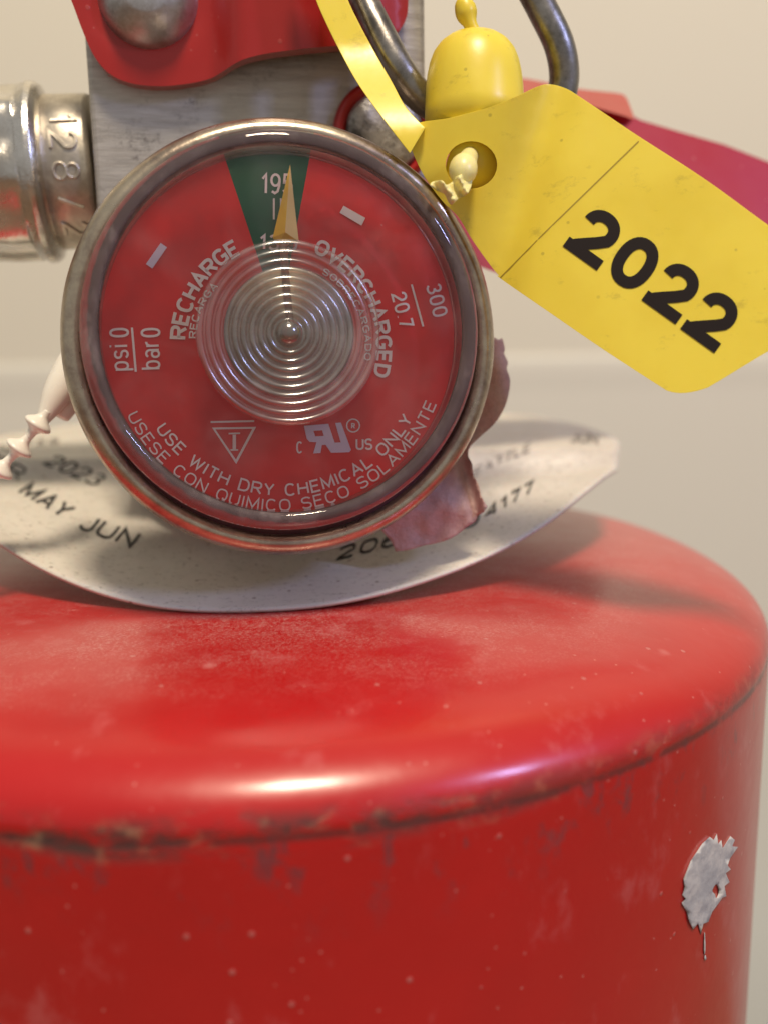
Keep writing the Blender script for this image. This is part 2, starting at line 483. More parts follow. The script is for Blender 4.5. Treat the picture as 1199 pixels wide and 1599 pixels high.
def dial_mat():
    m = M('dial_red'); m.col(m.mix(m.ramp(m.noise(2.2, 5), .35, .68), (.78, .026, .026), (.66, .034, .034)))
    m.set(Roughness=.45); return m.m
MAT_DIAL = dial_mat()
MAT_GREEN = ink('dial_green', (.010, .115, .055), .45)
MAT_HUB = metal('gauge_movement_brass', (.46, .41, .30), (.26, .23, .17), .40, 3, None, .8, .2, grime=0)
MAT_GASKET = ink('dark_gasket', (.09, .030, .038), .35)
def needle_mat():
    m = M('needle_paint'); m.col(m.mix(m.ramp(m.noise(5, 4), .40, .58), (.95, .62, .05), (.95, .70, .12))); m.set(Roughness=.5); return m.m
MAT_NEEDLE = needle_mat()
MAT_NEEDLE_LIT = ink('needle_lit_face', (.96, .80, .38), .45)  # right facet of the yellow blade, its brighter lighting painted as cream

def glass_ring():
    m = M('clear_lens_wall'); N = m.N
    g = m.n('ShaderNodeBsdfGlass'); g.inputs['IOR'].default_value = 1.49; g.inputs['Roughness'].default_value = .04
    g.inputs['Color'].default_value = (.93, .86, .86, 1)
    d = m.n('ShaderNodeBsdfDiffuse'); d.inputs[0].default_value = (.62, .52, .50, 1)
    mx = m.n('ShaderNodeMixShader'); m.l(m.ramp(m.noise(3.5, 9, .8, stretch=(1, 1, .6)), .45, .85, .08, .42), mx.inputs[0])
    m.l(g.outputs[0], mx.inputs[1]); m.l(d.outputs[0], mx.inputs[2]); m.l(mx.outputs[0], m.out.inputs[0])
    N.remove(m.b); return m.m
def window_mat(name, haze, spec, rough=.06):
    """thin clear plastic: transparent, mirror-like by Fresnel, with dusty scuffs"""
    m = M(name); N = m.N
    t = m.n('ShaderNodeBsdfTransparent'); t.inputs[0].default_value = (.96, .94, .93, 1)
    g = m.n('ShaderNodeBsdfGlossy'); g.inputs['Roughness'].default_value = rough
    fr = m.n('ShaderNodeFresnel'); fr.inputs[0].default_value = 1.5
    a = m.n('ShaderNodeMixShader'); m.l(m.math('MULTIPLY', fr.outputs[0], spec), a.inputs[0])
    m.l(t.outputs[0], a.inputs[1]); m.l(g.outputs[0], a.inputs[2])
    d = m.n('ShaderNodeBsdfDiffuse'); d.inputs[0].default_value = (.78, .72, .70, 1)
    f = m.math('MULTIPLY', m.ramp(m.noise(1.5, 5, .6, dist=.6), .40, .85), haze * .6)
    f2 = m.math('MULTIPLY', m.ramp(m.noise(5.5, 9, .85, stretch=(1, 1, .6), dist=.8), .62, .76), haze * 1.1)
    sp = m.vor(5.5); f3 = m.math('MULTIPLY', m.ramp(sp.outputs['Distance'], .07, .03), m.math('MULTIPLY', m.ramp(sp.outputs['Color'], .7, .75), .35))
    sv = m.vor(1.6, stretch=(3.2, .10, .10), rot=(0, 0, .9)); sv2 = m.vor(1.3, stretch=(.10, 3.4, .10), rot=(0, .4, .35))
    f3 = m.math('ADD', f3, m.math('MULTIPLY', m.math('ADD', m.math('MULTIPLY', m.ramp(sv.outputs['Distance'], .05, .0), m.ramp(m.noise(2.1, 2), .5, .62)), m.math('MULTIPLY', m.ramp(sv2.outputs['Distance'], .05, .0), m.ramp(m.noise(1.7, 2), .5, .62))), .22))
    b = m.n('ShaderNodeMixShader'); m.l(m.math('ADD', m.math('ADD', m.math('MAXIMUM', f, f2), .05 * haze), f3), b.inputs[0])
    m.l(a.outputs[0], b.inputs[1]); m.l(d.outputs[0], b.inputs[2]); m.l(b.outputs[0], m.out.inputs[0])
    N.remove(m.b); return m.m
MAT_GLASS = glass_ring()
MAT_WIN = window_mat('scuffed_clear_window', .10, .8)
MAT_RINGS = window_mat('ribbed_clear_plastic', .32, 5.5, .19)

# ------------------------------------------------------------------ the setting
def setting():
    m = M('painted_wall'); m.col(m.mix(m.noise(.05, 3), (.79, .765, .645), (.75, .72, .605))); m.rough(.7); m.bump(m.noise(3, 4), .1, .05)
    Y = 46
    w = link('wall', [(-260, Y, -120), (260, Y, -120), (260, Y, 160), (-260, Y, 160)], [(0, 1, 2, 3)], m.m, smooth=False); w['kind'] = 'structure'
    # wainscot whose rounded cap makes the soft line behind the tag
    m2 = M('painted_wainscot'); m2.col((.77, .755, .66)); m2.rough(.6); m2.bump(m2.noise(2, 4), .1, .05)
    prof = [(Y - .16, -120), (Y - .16, -.8), (Y - .19, -.3), (Y - .215, .2), (Y - .215, .7), (Y - .18, 1.0), (Y - .1, 1.2), (Y - .01, 1.25)]
    vs = [(x, y, z) for x in (-260, 260) for y, z in prof]; n = len(prof)
    o = link('wainscot', vs, [(i, i + 1, n + i + 1, n + i) for i in range(n - 1)], m2.m, smooth=False); o['kind'] = 'structure'
    m3 = M('brown_counter'); m3.col(m3.mix(m3.noise(.2, 5, stretch=(4, 1, 1)), (.30, .20, .13), (.22, .15, .10))); m3.rough(.45)
    o = link('countertop', [(-260, -160, -36.05), (260, -160, -36.05), (260, 26, -36.05), (-260, 26, -36.05)], [(0, 1, 2, 3)], m3.m, smooth=False); o['kind'] = 'structure'
setting()

# ------------------------------------------------------------------ the extinguisher
def empty(name, loc=(0, 0, 0)):
    o = bpy.data.objects.new(name, None); col.objects.link(o); o.location = loc; o.empty_display_size = .5
    bpy.context.view_layer.update(); return o
EXT = tag(empty('fire_extinguisher', (0, 0, -36)), 'dusty red fire extinguisher with a round pressure gauge and scraped shoulder', 'fire extinguisher')
UPR = Frame((0, 0, 0), 0, R(90))      # lathe axis = world up
UPR.x, UPR.y, UPR.n = Vector((1, 0, 0)), Vector((0, 1, 0)), Vector((0, 0, 1))
RT = 5.4
SHOULDER = [(RT, 0.0)]
_s = 0.0
while SHOULDER[-1][0] > 1.3:          # slope eases off continuously from the wall to the nearly flat top
    t_ = R(72 * math.exp(-_s / .34) + 18 * math.exp(-_s / 1.1)); ds_ = .01 if _s < 1 else .04
    SHOULDER.append((SHOULDER[-1][0] - math.cos(t_) * ds_, SHOULDER[-1][1] + math.sin(t_) * ds_ * .94)); _s += ds_
def tank():
    prof = [(4.3, -36), (4.9, -35.9), (5.28, -35.5), (RT, -34.9), (RT, -18), (RT, -9), (RT, -5), (RT, -3), (RT, -2), (RT, -1), (RT, -.5), (RT, -.2), (RT, -.06), (RT - .004, -.02)]
    prof += [p for k, p in enumerate(SHOULDER[1:]) if k % 3 == 0 and p[0] > 1.3]
    prof += [(1.25, .80), (1.15, .9), (1.15, 1.5)]
    def wob(a, r, h):
        if -1 < h < 1.1 and r > 2: return (0, .012 * noise.noise(Vector((math.cos(a) * r * .5, math.sin(a) * r * .5, h))) * 2)
        return (0, 0)
    lathe('tank', prof, UPR, MAT_TANK, EXT, 256, wob=wob)
tank()

# grey paint splat stuck on the tank wall
def on_tank(px, py, lift=0.0):
    r = ray(px, py); rr = RT + lift
    a = r.x ** 2 + r.y ** 2; b = 2 * (CAM.x * r.x + CAM.y * r.y); c = CAM.x ** 2 + CAM.y ** 2 - rr ** 2
    t = (-b - math.sqrt(max(0, b * b - 4 * a * c))) / (2 * a)
    return CAM + r * t
def splat():
    m = M('dried_grey_paint'); m.col(m.mix(m.ramp(m.noise(3, 6, .7), .4, .62), (.40, .40, .40), (.54, .52, .49))); m.rough(.6); m.bump(m.noise(5, 6), .8, .03)
    out = [(1119, 1302), (1121, 1318), (1126, 1312), (1128, 1325), (1140, 1306), (1147, 1312), (1143, 1322), (1152, 1323), (1140, 1340), (1136, 1352), (1141, 1358), (1133, 1364), (1139, 1378), (1131, 1384), (1134, 1400),
           (1128, 1402), (1121, 1412), (1112, 1424), (1106, 1440), (1098, 1443), (1094, 1460), (1090, 1442), (1082, 1452), (1076, 1440), (1072, 1424), (1064, 1410), (1071, 1404), (1065, 1398), (1069, 1385), (1067, 1372), (1073, 1358), (1078, 1345), (1088, 1330), (1096, 1318), (1108, 1307), (1114, 1312)]
    hole = curve([(1114, 1386), (1118, 1381), (1121, 1386), (1122, 1394), (1118, 1403), (1116, 1397), (1112, 1392)], 3, True)
    sheet('grey_paint_splat', out, 7, lambda x, y: on_tank(x, y, .012 + .010 * noise.noise(Vector((x * .06, y * .06, 0)))),
          lambda x, y, q: on_tank(x, y, -.01), m.m, EXT, [hole], None)
    for k, (x, y, w, h) in enumerate([(1100, 1474, 1.3, 18), (1101, 1496, 1.6, 4)]):
        oo = [(x + w * math.cos(a) * (1 + .2 * math.sin(3 * a)), y + h * math.sin(a)) for a in [i * math.pi / 6 for i in range(12)]]
        sheet('paint_drip', oo, 6, lambda x, y: on_tank(x, y, .010), lambda x, y, q: on_tank(x, y, -.01), m.m, EXT)
splat()

# valve block: its front face is turned a little to the right
AZ = R(8)
BF = Frame(P(402, 200, 9.25), AZ)
def block():
    xl = BF.px(143, 200)[0]; xr = BF.px(664, 60)[0]; yt = BF.px(400, -260)[1]; yb = BF.px(400, 640)[1]
    mb = bmesh.new(); D = 3.1
    vs = [BF.at(x, y, z) for z in (0, -D) for x, y in ((xl, yb), (xr, yb), (xr, yt), (xl, yt))]
    o = link('valve_body', vs, [(0, 1, 2, 3), (7, 6, 5, 4), (0, 4, 5, 1), (1, 5, 6, 2), (2, 6, 7, 3), (3, 7, 4, 0)], MAT_ALU, EXT, smooth=False)
    m = o.modifiers.new('bevel', 'BEVEL'); m.width = .05; m.segments = 3
    lathe('valve_neck', [(1.1, .9), (1.1, 1.5), (1.45, 1.5), (1.5, 1.55), (1.5, 1.8), (1.45, 1.85), (1.12, 1.9), (1.12, 2.3)], UPR, MAT_ALU, EXT, 64)
block()

# carrying handle: pressed red sheet with a rolled-out flange, riveted to the block
def handle():
    out = curve([(60, -260, 1), (85, -60), (112, 0), (130, 48), (148, 88), (172, 116), (205, 131), (250, 136), (295, 132), (330, 124), (372, 108), (412, 97), (470, 89), (530, 83), (585, 74), (615, 58), (632, 34), (636, 0), (636, -120), (640, -260, 1)], 7, False)
    def relief(x, y):
        s = max(0, min(1, (x - 325) / 60)); s = s * s * (3 - 2 * s)
        e = max(0, min(1, (x - 500) / 120))
        rec = math.exp(-(((x - 232) / 92) ** 2 + ((y + 8) / 92) ** 2) ** 3)
        return .17 + .24 * s - .20 * e * e - .05 * rec
    def fn(x, y):
        a, b = BF.px(x, y, .15); return BF.at(a, b, relief(x, y))
    o = sheet('carrying_handle', out, 9, fn, lambda x, y, q: q - BF.n * .20, MAT_RED, EXT, (), .035)
    # rivet head: flat-topped dome
    c = BF.px(231, -8, .2); f = Frame(BF.at(c[0], c[1], .10), AZ)
    s = 1500 / 9.05
    lathe('rivet', [(0, .30), (.19, .30), (.215, .285), (.32, .23), (.41, .12), (.455, .03), (.46, -.05), (.44, -.1)], f, MAT_RIVET, EXT, 72)
    # lower lever tab with its scuffed pivot
    c = BF.px(601, 207, .1); f2 = Frame(BF.at(c[0], c[1], .0), AZ)
    lathe('lever_tab', [(0, .06), (.36, .07), (.39, .09), (.41, .12), (.455, .13), (.49, .09), (.50, .03), (.50, -.1)], f2, MAT_RED, EXT, 72)
    lathe('pivot_pin', [(0, .16), (.22, .155), (.33, .14), (.375, .11), (.385, .03)], f2, MAT_CAST, EXT, 64,
          wob=lambda a, r, h: (0, .02 * noise.noise(Vector((r * 5 * math.cos(a), r * 5 * math.sin(a), 3)))))
handle()

# squeeze lever reaching back to the right, behind the yellow tag
def lever():
    D0 = 11.0
    out = [(645, 250), (645, 392), (700, 404), (752, 418), (800, 436), (900, 410), (1040, 380), (1205, 362), (1290, 352), (1420, 330), (1420, 300), (1260, 272), (1199, 253), (1130, 226), (1060, 206), (1000, 188), (975, 174), (900, 150), (822, 150), (770, 170), (720, 215)]
    dep = lambda x, y: D0 + (x - 900) * .0018 - (y - 300) * .0022
    fn = lambda x, y: P(x, y, dep(x, y))
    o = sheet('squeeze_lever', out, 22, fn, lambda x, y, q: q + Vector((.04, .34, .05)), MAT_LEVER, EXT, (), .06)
    out = curve([(800, 124, 1), (822, 123), (905, 139), (960, 145), (976, 150), (984, 166), (990, 186), (975, 182, 1), (900, 160, 1), (800, 152, 1)], 4, True)
    sheet('lever_flange', out, 14, lambda x, y: P(x, y, D0 + .35 - (y - 150) * .014), lambda x, y, q: q + Vector((.0, .30, -.02)), MAT_RED, EXT, (), .03)
lever()

# hose fitting and crimped ferrule at the left
def hose():
    c1 = P(148, 270, 9.97); c0 = P(-260, 283, 9.6)
    ax = (c0 - c1).normalized()
    f = Frame(c1, 0); f.n = ax; f.x = ax.cross(Vector((0, 0, 1))).normalized(); f.y = f.n.cross(f.x)
    k = (c0 - c1).length / 410.0      # cm per photo pixel along the axis
    r1 = .758
    lathe('hose_fitting', [(.0, -.05), (r1 * .98, -.05), (r1, 0), (r1 * 1.0, 30 * k), (r1 * 1.0, 78 * k), (.3, 80 * k)], f, MAT_HOSE2, EXT, 96)
    r2 = .865
    pr = [(.3, 60 * k), (r2 * .86, 62 * k), (r2 * .98, 68 * k), (r2 * 1.02, 75 * k), (r2 * 1.03, 84 * k), (r2 * .99, 94 * k), (r2 * .965, 102 * k), (r2 * .965, 135 * k), (r2 * .95, 170 * k), (r2 * .965, 240 * k), (r2 * .96, 400 * k), (r2 * .9, 405 * k), (.3, 410 * k)]
    pf = []
    for a, b in zip(pr, pr[1:]):
        for i in range(4): pf.append((a[0] + (b[0] - a[0]) * i / 4, a[1] + (b[1] - a[1]) * i / 4))
    pf.append(pr[-1])
    def wob(a, r, h):
        if h > 98 * k and r > .5:
            fl = .028 * math.cos(8 * a + .7) + .03 * noise.noise(Vector((math.cos(a) * 2.2, math.sin(a) * 2.2, h * 2.2)))
            return (fl, 0)
        return (0, 0)
    o = lathe('hose_ferrule', pf, f, MAT_FERR, EXT, 128, wob=wob)
    # stamped characters wrapped round the fitting: 1 2 8 / 2
    for ch, ypx in (('1', 186), ('2', 219), ('8', 268), ('/', 318), ('2', 358)):
        # angle on the cylinder facing the camera for this picture height
        best = min([i * .01 for i in range(-314, 314)], key=lambda a: abs(projy(f.at(r1 * math.cos(a), r1 * math.sin(a), 40 * k)) - ypx) + (0 if (f.at(math.cos(a), math.sin(a), 0) - f.o).dot(CAM - f.o) > 0 else 999))
        w = .22
        st, wd = text_strips(ch, .27, None, .016, 0, 0, .04)
        # reading downwards, tops to the right: the text x runs round the cylinder, its y towards the block
        d1 = projy(f.at(r1 * math.cos(best + .05), r1 * math.sin(best + .05), 40 * k)) > projy(f.at(r1 * math.cos(best), r1 * math.sin(best), 40 * k))
        sg = 1 if d1 else -1
        def fn(x, y, lf, best=best, wd=wd):
            a = best + sg * (x - wd / 2) / r1; rr = r1 + lf
            return f.at(rr * math.cos(a), rr * math.sin(a), 50 * k - y)
        t = text_obj('stamped_character', st, fn, MAT_HOSE2, EXT, .004)
        sm = t.modifiers.new('solid', 'SOLIDIFY'); sm.thickness = .035; sm.offset = 0
        b = t.modifiers.new('bevel', 'BEVEL'); b.width = .012; b.segments = 2
def projy(p):
    q = p - CAM; u = FPX * q.dot(rt0) / q.dot(fwd); v = -FPX * q.dot(up0) / q.dot(fwd)
    return CY + u * math.sin(ROLL) + v * math.cos(ROLL)
hose()

# ------------------------------------------------------------------ pressure gauge
GF = Frame(P(443, 525, 8.15), R(10), R(4.5))
BZ = Frame(GF.at(.02, -.045), R(10), R(4.5))       # dial plane
def gauge():
    body = lathe('pressure_gauge', [(.0, -1.5), (.45, -1.5), (.5, -1.2), (.55, -.95), (1.1, -.9), (1.5, -.72), (1.68, -.45), (1.72, -.2), (1.60, -.12), (1.58, -.04), (.0, -.04)], BZ, MAT_BEZEL, EXT, 128)
    # rolled bezel
    pr = [(1.63, -.12), (1.655, -.03), (1.67, .05), (1.70, .09), (1.755, .085), (1.81, .03), (1.845, -.06), (1.862, -.18), (1.86, -.32), (1.83, -.44), (1.76, -.52), (1.66, -.56), (1.62, -.4), (1.62, -.2)]
    lathe('bezel', pr, BZ, MAT_BEZEL, body, 192, True, wob=lambda a, r, h: (.004 * noise.noise(Vector((math.cos(a) * 4, math.sin(a) * 4, h * 3))), 0))
    lathe('gasket', [(1.50, -.03), (1.52, -.012), (1.70, -.012), (1.72, -.05), (1.6, -.1)], GF, MAT_GASKET, body, 128, True)
    # dial sectors
    cx0, cy0 = GF.px(437, 503)
    RD = 1.545
    def disc(name, a0, a1, z, mat, r0=0.0):
        # sector of the dial between two directions from the wedge apex
        n = 48; vs = [GF.at(cx0, cy0, z)]
        for i in range(n + 1):
            a = a0 + (a1 - a0) * i / n
            dx, dy = math.cos(a), math.sin(a)
            b = cx0 * dx + cy0 * dy; c = cx0 ** 2 + cy0 ** 2 - RD ** 2
            t = -b + math.sqrt(b * b - c); vs.append(GF.at(cx0 + dx * t, cy0 + dy * t, z))
        return link(name, vs, [(0, i, i + 1) for i in range(1, n + 1)], mat, body, smooth=False)
    aL, aR = R(90 + 16.2), R(90 - 13.0)
    disc('dial', aL, aR + 2 * math.pi, .0, MAT_DIAL)
    disc('dial_green_zone', aR, aL, .0, MAT_GREEN)
    # printed hub area over the movement
    hc = GF.px(453, 520)
    def ring(name, r0, r1, z, mat, par=body):
        vs, fs = [], []
        for i in range(96):
            a = 2 * math.pi * i / 96
            for r in (r0, r1): vs.append(GF.at(hc[0] + r * math.cos(a), hc[1] + r * math.sin(a), z))
        for i in range(96):
            j = (i + 1) % 96; fs.append((2 * i, 2 * i + 1, 2 * j + 1, 2 * j))
        return link(name, vs, fs, mat, par, smooth=False)
    hf = Frame(GF.at(hc[0], hc[1], 0), R(10), R(5))
    lathe('movement_cover', [(.0, .035), (.20, .035), (.22, .02), (.53, .02), (.55, .004)], hf, MAT_HUB, body, 96)
    lathe('pivot_boss', [(.0, .17), (.05, .165), (.075, .13), (.08, .04)], hf, MAT_HUB, body, 32)
    # printing
    def D(x, y, lf): return None
    def poly_print(pts, mat=MAT_PRINT, name='dial_printing', z=.008, hole=None):
        q = [GF.px(*p) for p in pts]
        hs = [[GF.px(*p) for p in hole]] if hole else []
        v, f = fill(q, 1.0, hs) if not hs else fill(q, .04, hs)
        return link(name, [GF.at(a, b, z) for a, b in v], f, mat, body, smooth=False)
    def arc_text(txt, p0, p1, pm, cap, weight, side, mat=MAT_PRINT, gap=.2, flip=False):
        """text whose mid-cap circle goes through three picture points; side=+1 tops outwards (over the top), -1 tops inwards"""
        ax, ay = p0; bx, by = pm; cx, cy = p1
        d = 2 * (ax * (by - cy) + bx * (cy - ay) + cx * (ay - by))
        ux = ((ax * ax + ay * ay) * (by - cy) + (bx * bx + by * by) * (cy - ay) + (cx * cx + cy * cy) * (ay - by)) / d
        uy = ((ax * ax + ay * ay) * (cx - bx) + (bx * bx + by * by) * (ax - cx) + (cx * cx + cy * cy) * (bx - ax)) / d
        r = math.hypot(ax - ux, ay - uy)
        a0 = math.atan2(ay - uy, ax - ux); a1 = math.atan2(cy - uy, cx - ux)
        if side > 0:
            while a1 < a0: a1 += 2 * math.pi          # clockwise on the picture
        else:
            while a1 > a0: a1 -= 2 * math.pi
        L = abs(a1 - a0) * r
        ext = cap * .62                                # end letters' own width
        st, wd = text_strips(txt, cap, L + ext, weight, gap)
        def fn(x, y, lf):
            t = (x - ext / 2) / L; a = a0 + (a1 - a0) * t
            rr = r + side * (y - cap / 2)
            u, v = GF.px(ux + rr * math.cos(a), uy + rr * math.sin(a))
            return GF.at(u, v, .008 + lf)
        words, cur, k = [], [], 0
        for c in txt:
            if c == ' ': words.append(cur); cur = []; continue
            cur += st[k:k + len(G[c][1])]; k += len(G[c][1])
        words.append(cur)
        for w in words: text_obj('dial_lettering', w, fn, mat, body)
    def line_text(txt, p0, ang, cap, width, weight, mat=MAT_PRINT, gap=.22, shear=0):
        """baseline starts at picture point p0, runs at ang degrees (picture, clockwise)"""
        c, s = math.cos(R(ang)), math.sin(R(ang))
        st, wd = text_strips(txt, cap, width, weight, gap, shear)
        def fn(x, y, lf):
            u, v = GF.px(p0[0] + x * c + y * s, p0[1] + x * s - y * c); return GF.at(u, v, .008 + lf)
        return text_obj('dial_lettering', st, fn, mat, body)
    arc_text('RECHARGE', (280, 522), (365, 389), (306, 445), 27, 2.6, 1, gap=.26)
    arc_text('RECARGA', (302, 525), (336, 447), (312, 482), 12, 1.1, 1, gap=.3)
    arc_text('OVERCHARGED', (501, 387), (596, 582), (583.5, 471), 25, 2.5, 1, gap=.28)
    arc_text('SOBRECARGADO', (508, 425), (574, 560), (560, 480), 11, 1.0, 1, gap=.3)
    arc_text('USE WITH DRY CHEMICAL ONLY', (255.6, 670), (634, 655), (428, 765), 20, 1.45, -1, gap=.25)
    arc_text('USESE CON QUIMICO SECO SOLAMENTE', (210.6, 650.6), (671, 633), (440, 789), 19, 1.2, -1, gap=.25)
    line_text('195', (408, 304), 1, 33, 50, 1.9, gap=.28)
    line_text('I', (426, 345), 0, 36, None, 1.5); line_text('I', (437, 345), 0, 36, None, 1.3)
    line_text('13.5', (405, 391), 2, 25, 60, 1.9, gap=.28)
    line_text('psi', (203, 579), -92, 31, 41, 1.7, gap=.3); line_text('0', (203, 527), -92, 31, 15, 1.9)
    line_text('bar', (252, 577), -92, 31, 46, 1.7, gap=.3); line_text('0', (252, 527), -92, 31, 15, 1.9)
    poly_print([(205.5, 512), (209, 512), (215, 581), (211.5, 581)])
    line_text('300', (664, 447), 76, 24, 52, 1.7, gap=.3)
    line_text('20.7', (610, 460), 76, 24, 56, 1.7, gap=.3)
    poly_print([(641, 445), (644, 444.5), (662, 510), (659, 510.8)])
    poly_print([(252, 380), (262, 387), (239, 420), (229, 413)], MAT_PRINT2, 'dial_mark')
    poly_print([(537, 322), (571, 341), (565, 353), (531, 333)], MAT_PRINT, 'dial_mark')
    # triangle mark
    def seg(a, b, w, nm='dial_printing'):
        d = math.dist(a, b); n = (-(b[1] - a[1]) / d * w, (b[0] - a[0]) / d * w)
        return [(a[0] + n[0], a[1] + n[1]), (b[0] + n[0], b[1] + n[1]), (b[0] - n[0], b[1] - n[1]), (a[0] - n[0], a[1] - n[1])]
    poly_print(seg((330, 659.5), (398, 658), 1.5))
    poly_print([(332, 668), (401, 667), (370, 725)], hole=[(337.5, 671), (395, 670), (369.5, 718)])
    poly_print(seg((367, 679), (367, 702), 2.6)); poly_print(seg((358, 677.5), (376, 677), 1.2), z=.009); poly_print(seg((361, 703), (373, 703), 1.2), z=.009)
    # component mark: mirrored R joined to a slanted U
    T8 = lambda l: [(320 + a / 3.155, 620 + b / 3.155) for a, b in l]
    poly_print(T8([(490, 143), (610, 133), (641, 226), (671, 225), (644, 129), (672, 127), (722, 262), (713, 273), (624, 276), (596, 236), (578, 238), (572, 277), (536, 279), (552, 224), (518, 222), (504, 206)]), MAT_PRINT2, 'component_mark', .008, T8([(537, 168), (580, 165), (588, 193), (546, 195)]))
    line_text('C', (463.5, 708.5), 0, 19, 10, 1.3)
    line_text('US', (556, 703), 0, 18, 26, 1.4, gap=.25)
    line_text('R', (549, 670), 0, 9, 6, .9)
    st = [strip([(552 + 10 * math.cos(a), 665 + 10 * math.sin(a)) for a in [i * math.pi / 14 for i in range(29)]], 1.0, 3)]
    text_obj('dial_printing', st, lambda x, y, lf: GF.at(*GF.px(x, y), .008 + lf), MAT_PRINT, body)
    # needle: folded blade
    def nd(px, py, z): return GF.at(*GF.px(px, py), z)
    vs = [nd(452.5, 262, .10), nd(426, 374, .085), nd(444, 368, .15), nd(466, 380, .085), nd(434, 385, .09), nd(447, 300, .12),
          nd(452.5, 262, .085), nd(426, 374, .06), nd(466, 380, .06), nd(434, 385, .065)]
    link('needle', vs, [(0, 1, 2), (0, 2, 3), (1, 4, 2), (6, 8, 7), (0, 3, 8, 6), (0, 6, 7, 1), (7, 9, 4, 1), (7, 8, 9), (4, 9, 8, 3), (4, 3, 2)], MAT_NEEDLE, body, smooth=False)
    ndl = body.children[-1] if False else bpy.data.objects['needle']; ndl.data.materials.append(MAT_NEEDLE_LIT); ndl.data.polygons[1].material_index = 1; ndl.data.polygons[4].material_index = 1
    tube('needle_arm', [nd(442, 380, .07), nd(448, 450, .05), nd(455, 520, .06)], [.035, .03, .03], MAT_HUB, body, 8)
    # clear cap: thick wall + thin window + ribbed centre
    wall_ = [(1.485, .01), (1.482, .30), (1.468, .335), (1.52, .352), (1.57, .34), (1.615, .30), (1.632, .23), (1.638, .05), (1.638, .01)]
    lathe('lens_wall', wall_, GF, MAT_GLASS, body, 192, True)
    lens = lathe('lens_window', [(.0, .36), (.5, .36), (1.0, .357), (1.40, .352), (1.47, .34)], GF, MAT_WIN, body, 128, caps=False)
    lc = GF.px(452, 521, .36); lf = Frame(GF.at(lc[0], lc[1], .362), R(10), R(5))
    pr = [(.0, .10), (.03, .098), (.06, .085), (.09, .06), (.105, .03)]
    r = .125; n = 9
    pitch = (.745 - r) / n
    for i in range(n):
        for j in range(8):
            t = j / 8
            pr.append((r + pitch * (i + t), .008 + .034 * (math.sin(math.pi * t) ** .8)))
    pr.append((.745, .006))
    lathe('lens_ribs', pr, lf, MAT_RINGS, body, 160, caps=False)
gauge()

# ------------------------------------------------------------------ white service collar on the shoulder
CYC, CRAD = 1.60, 4.27
def sst(a, b, t):
    t = max(0, min(1, (t - a) / (b - a))); return t * t * (3 - 2 * t)
def collar_z(x, y):
    k = .033 if x > 0 else .060
    f = .66 + .2 * (y + 2.65) + k * x * x * (1 if x > 0 else min(1.0, 4 / (abs(x) + 1e-3)))
    cap = 1.42 + .07 * sst(3.2, 4.1, x); w = .12
    h = max(0, min(1, .5 + .5 * (cap - f) / w)); f = cap + (f - cap) * h - w * h * (1 - h)      # smooth minimum
    f += .23 * sst(.16, .44, y) * (1 - .35 * sst(3.4, 4.1, x)) + .012 * max(0, y - .4)
    f += .03 * noise.noise(Vector((x * .7, y * .7, 5))) - .03 * math.exp(-((y - .08) / .2) ** 2) * sst(1.5, 3, x)
    return f
def collar_pt(x, y, lift=0.0): return Vector((x, y, collar_z(x, y) + lift))
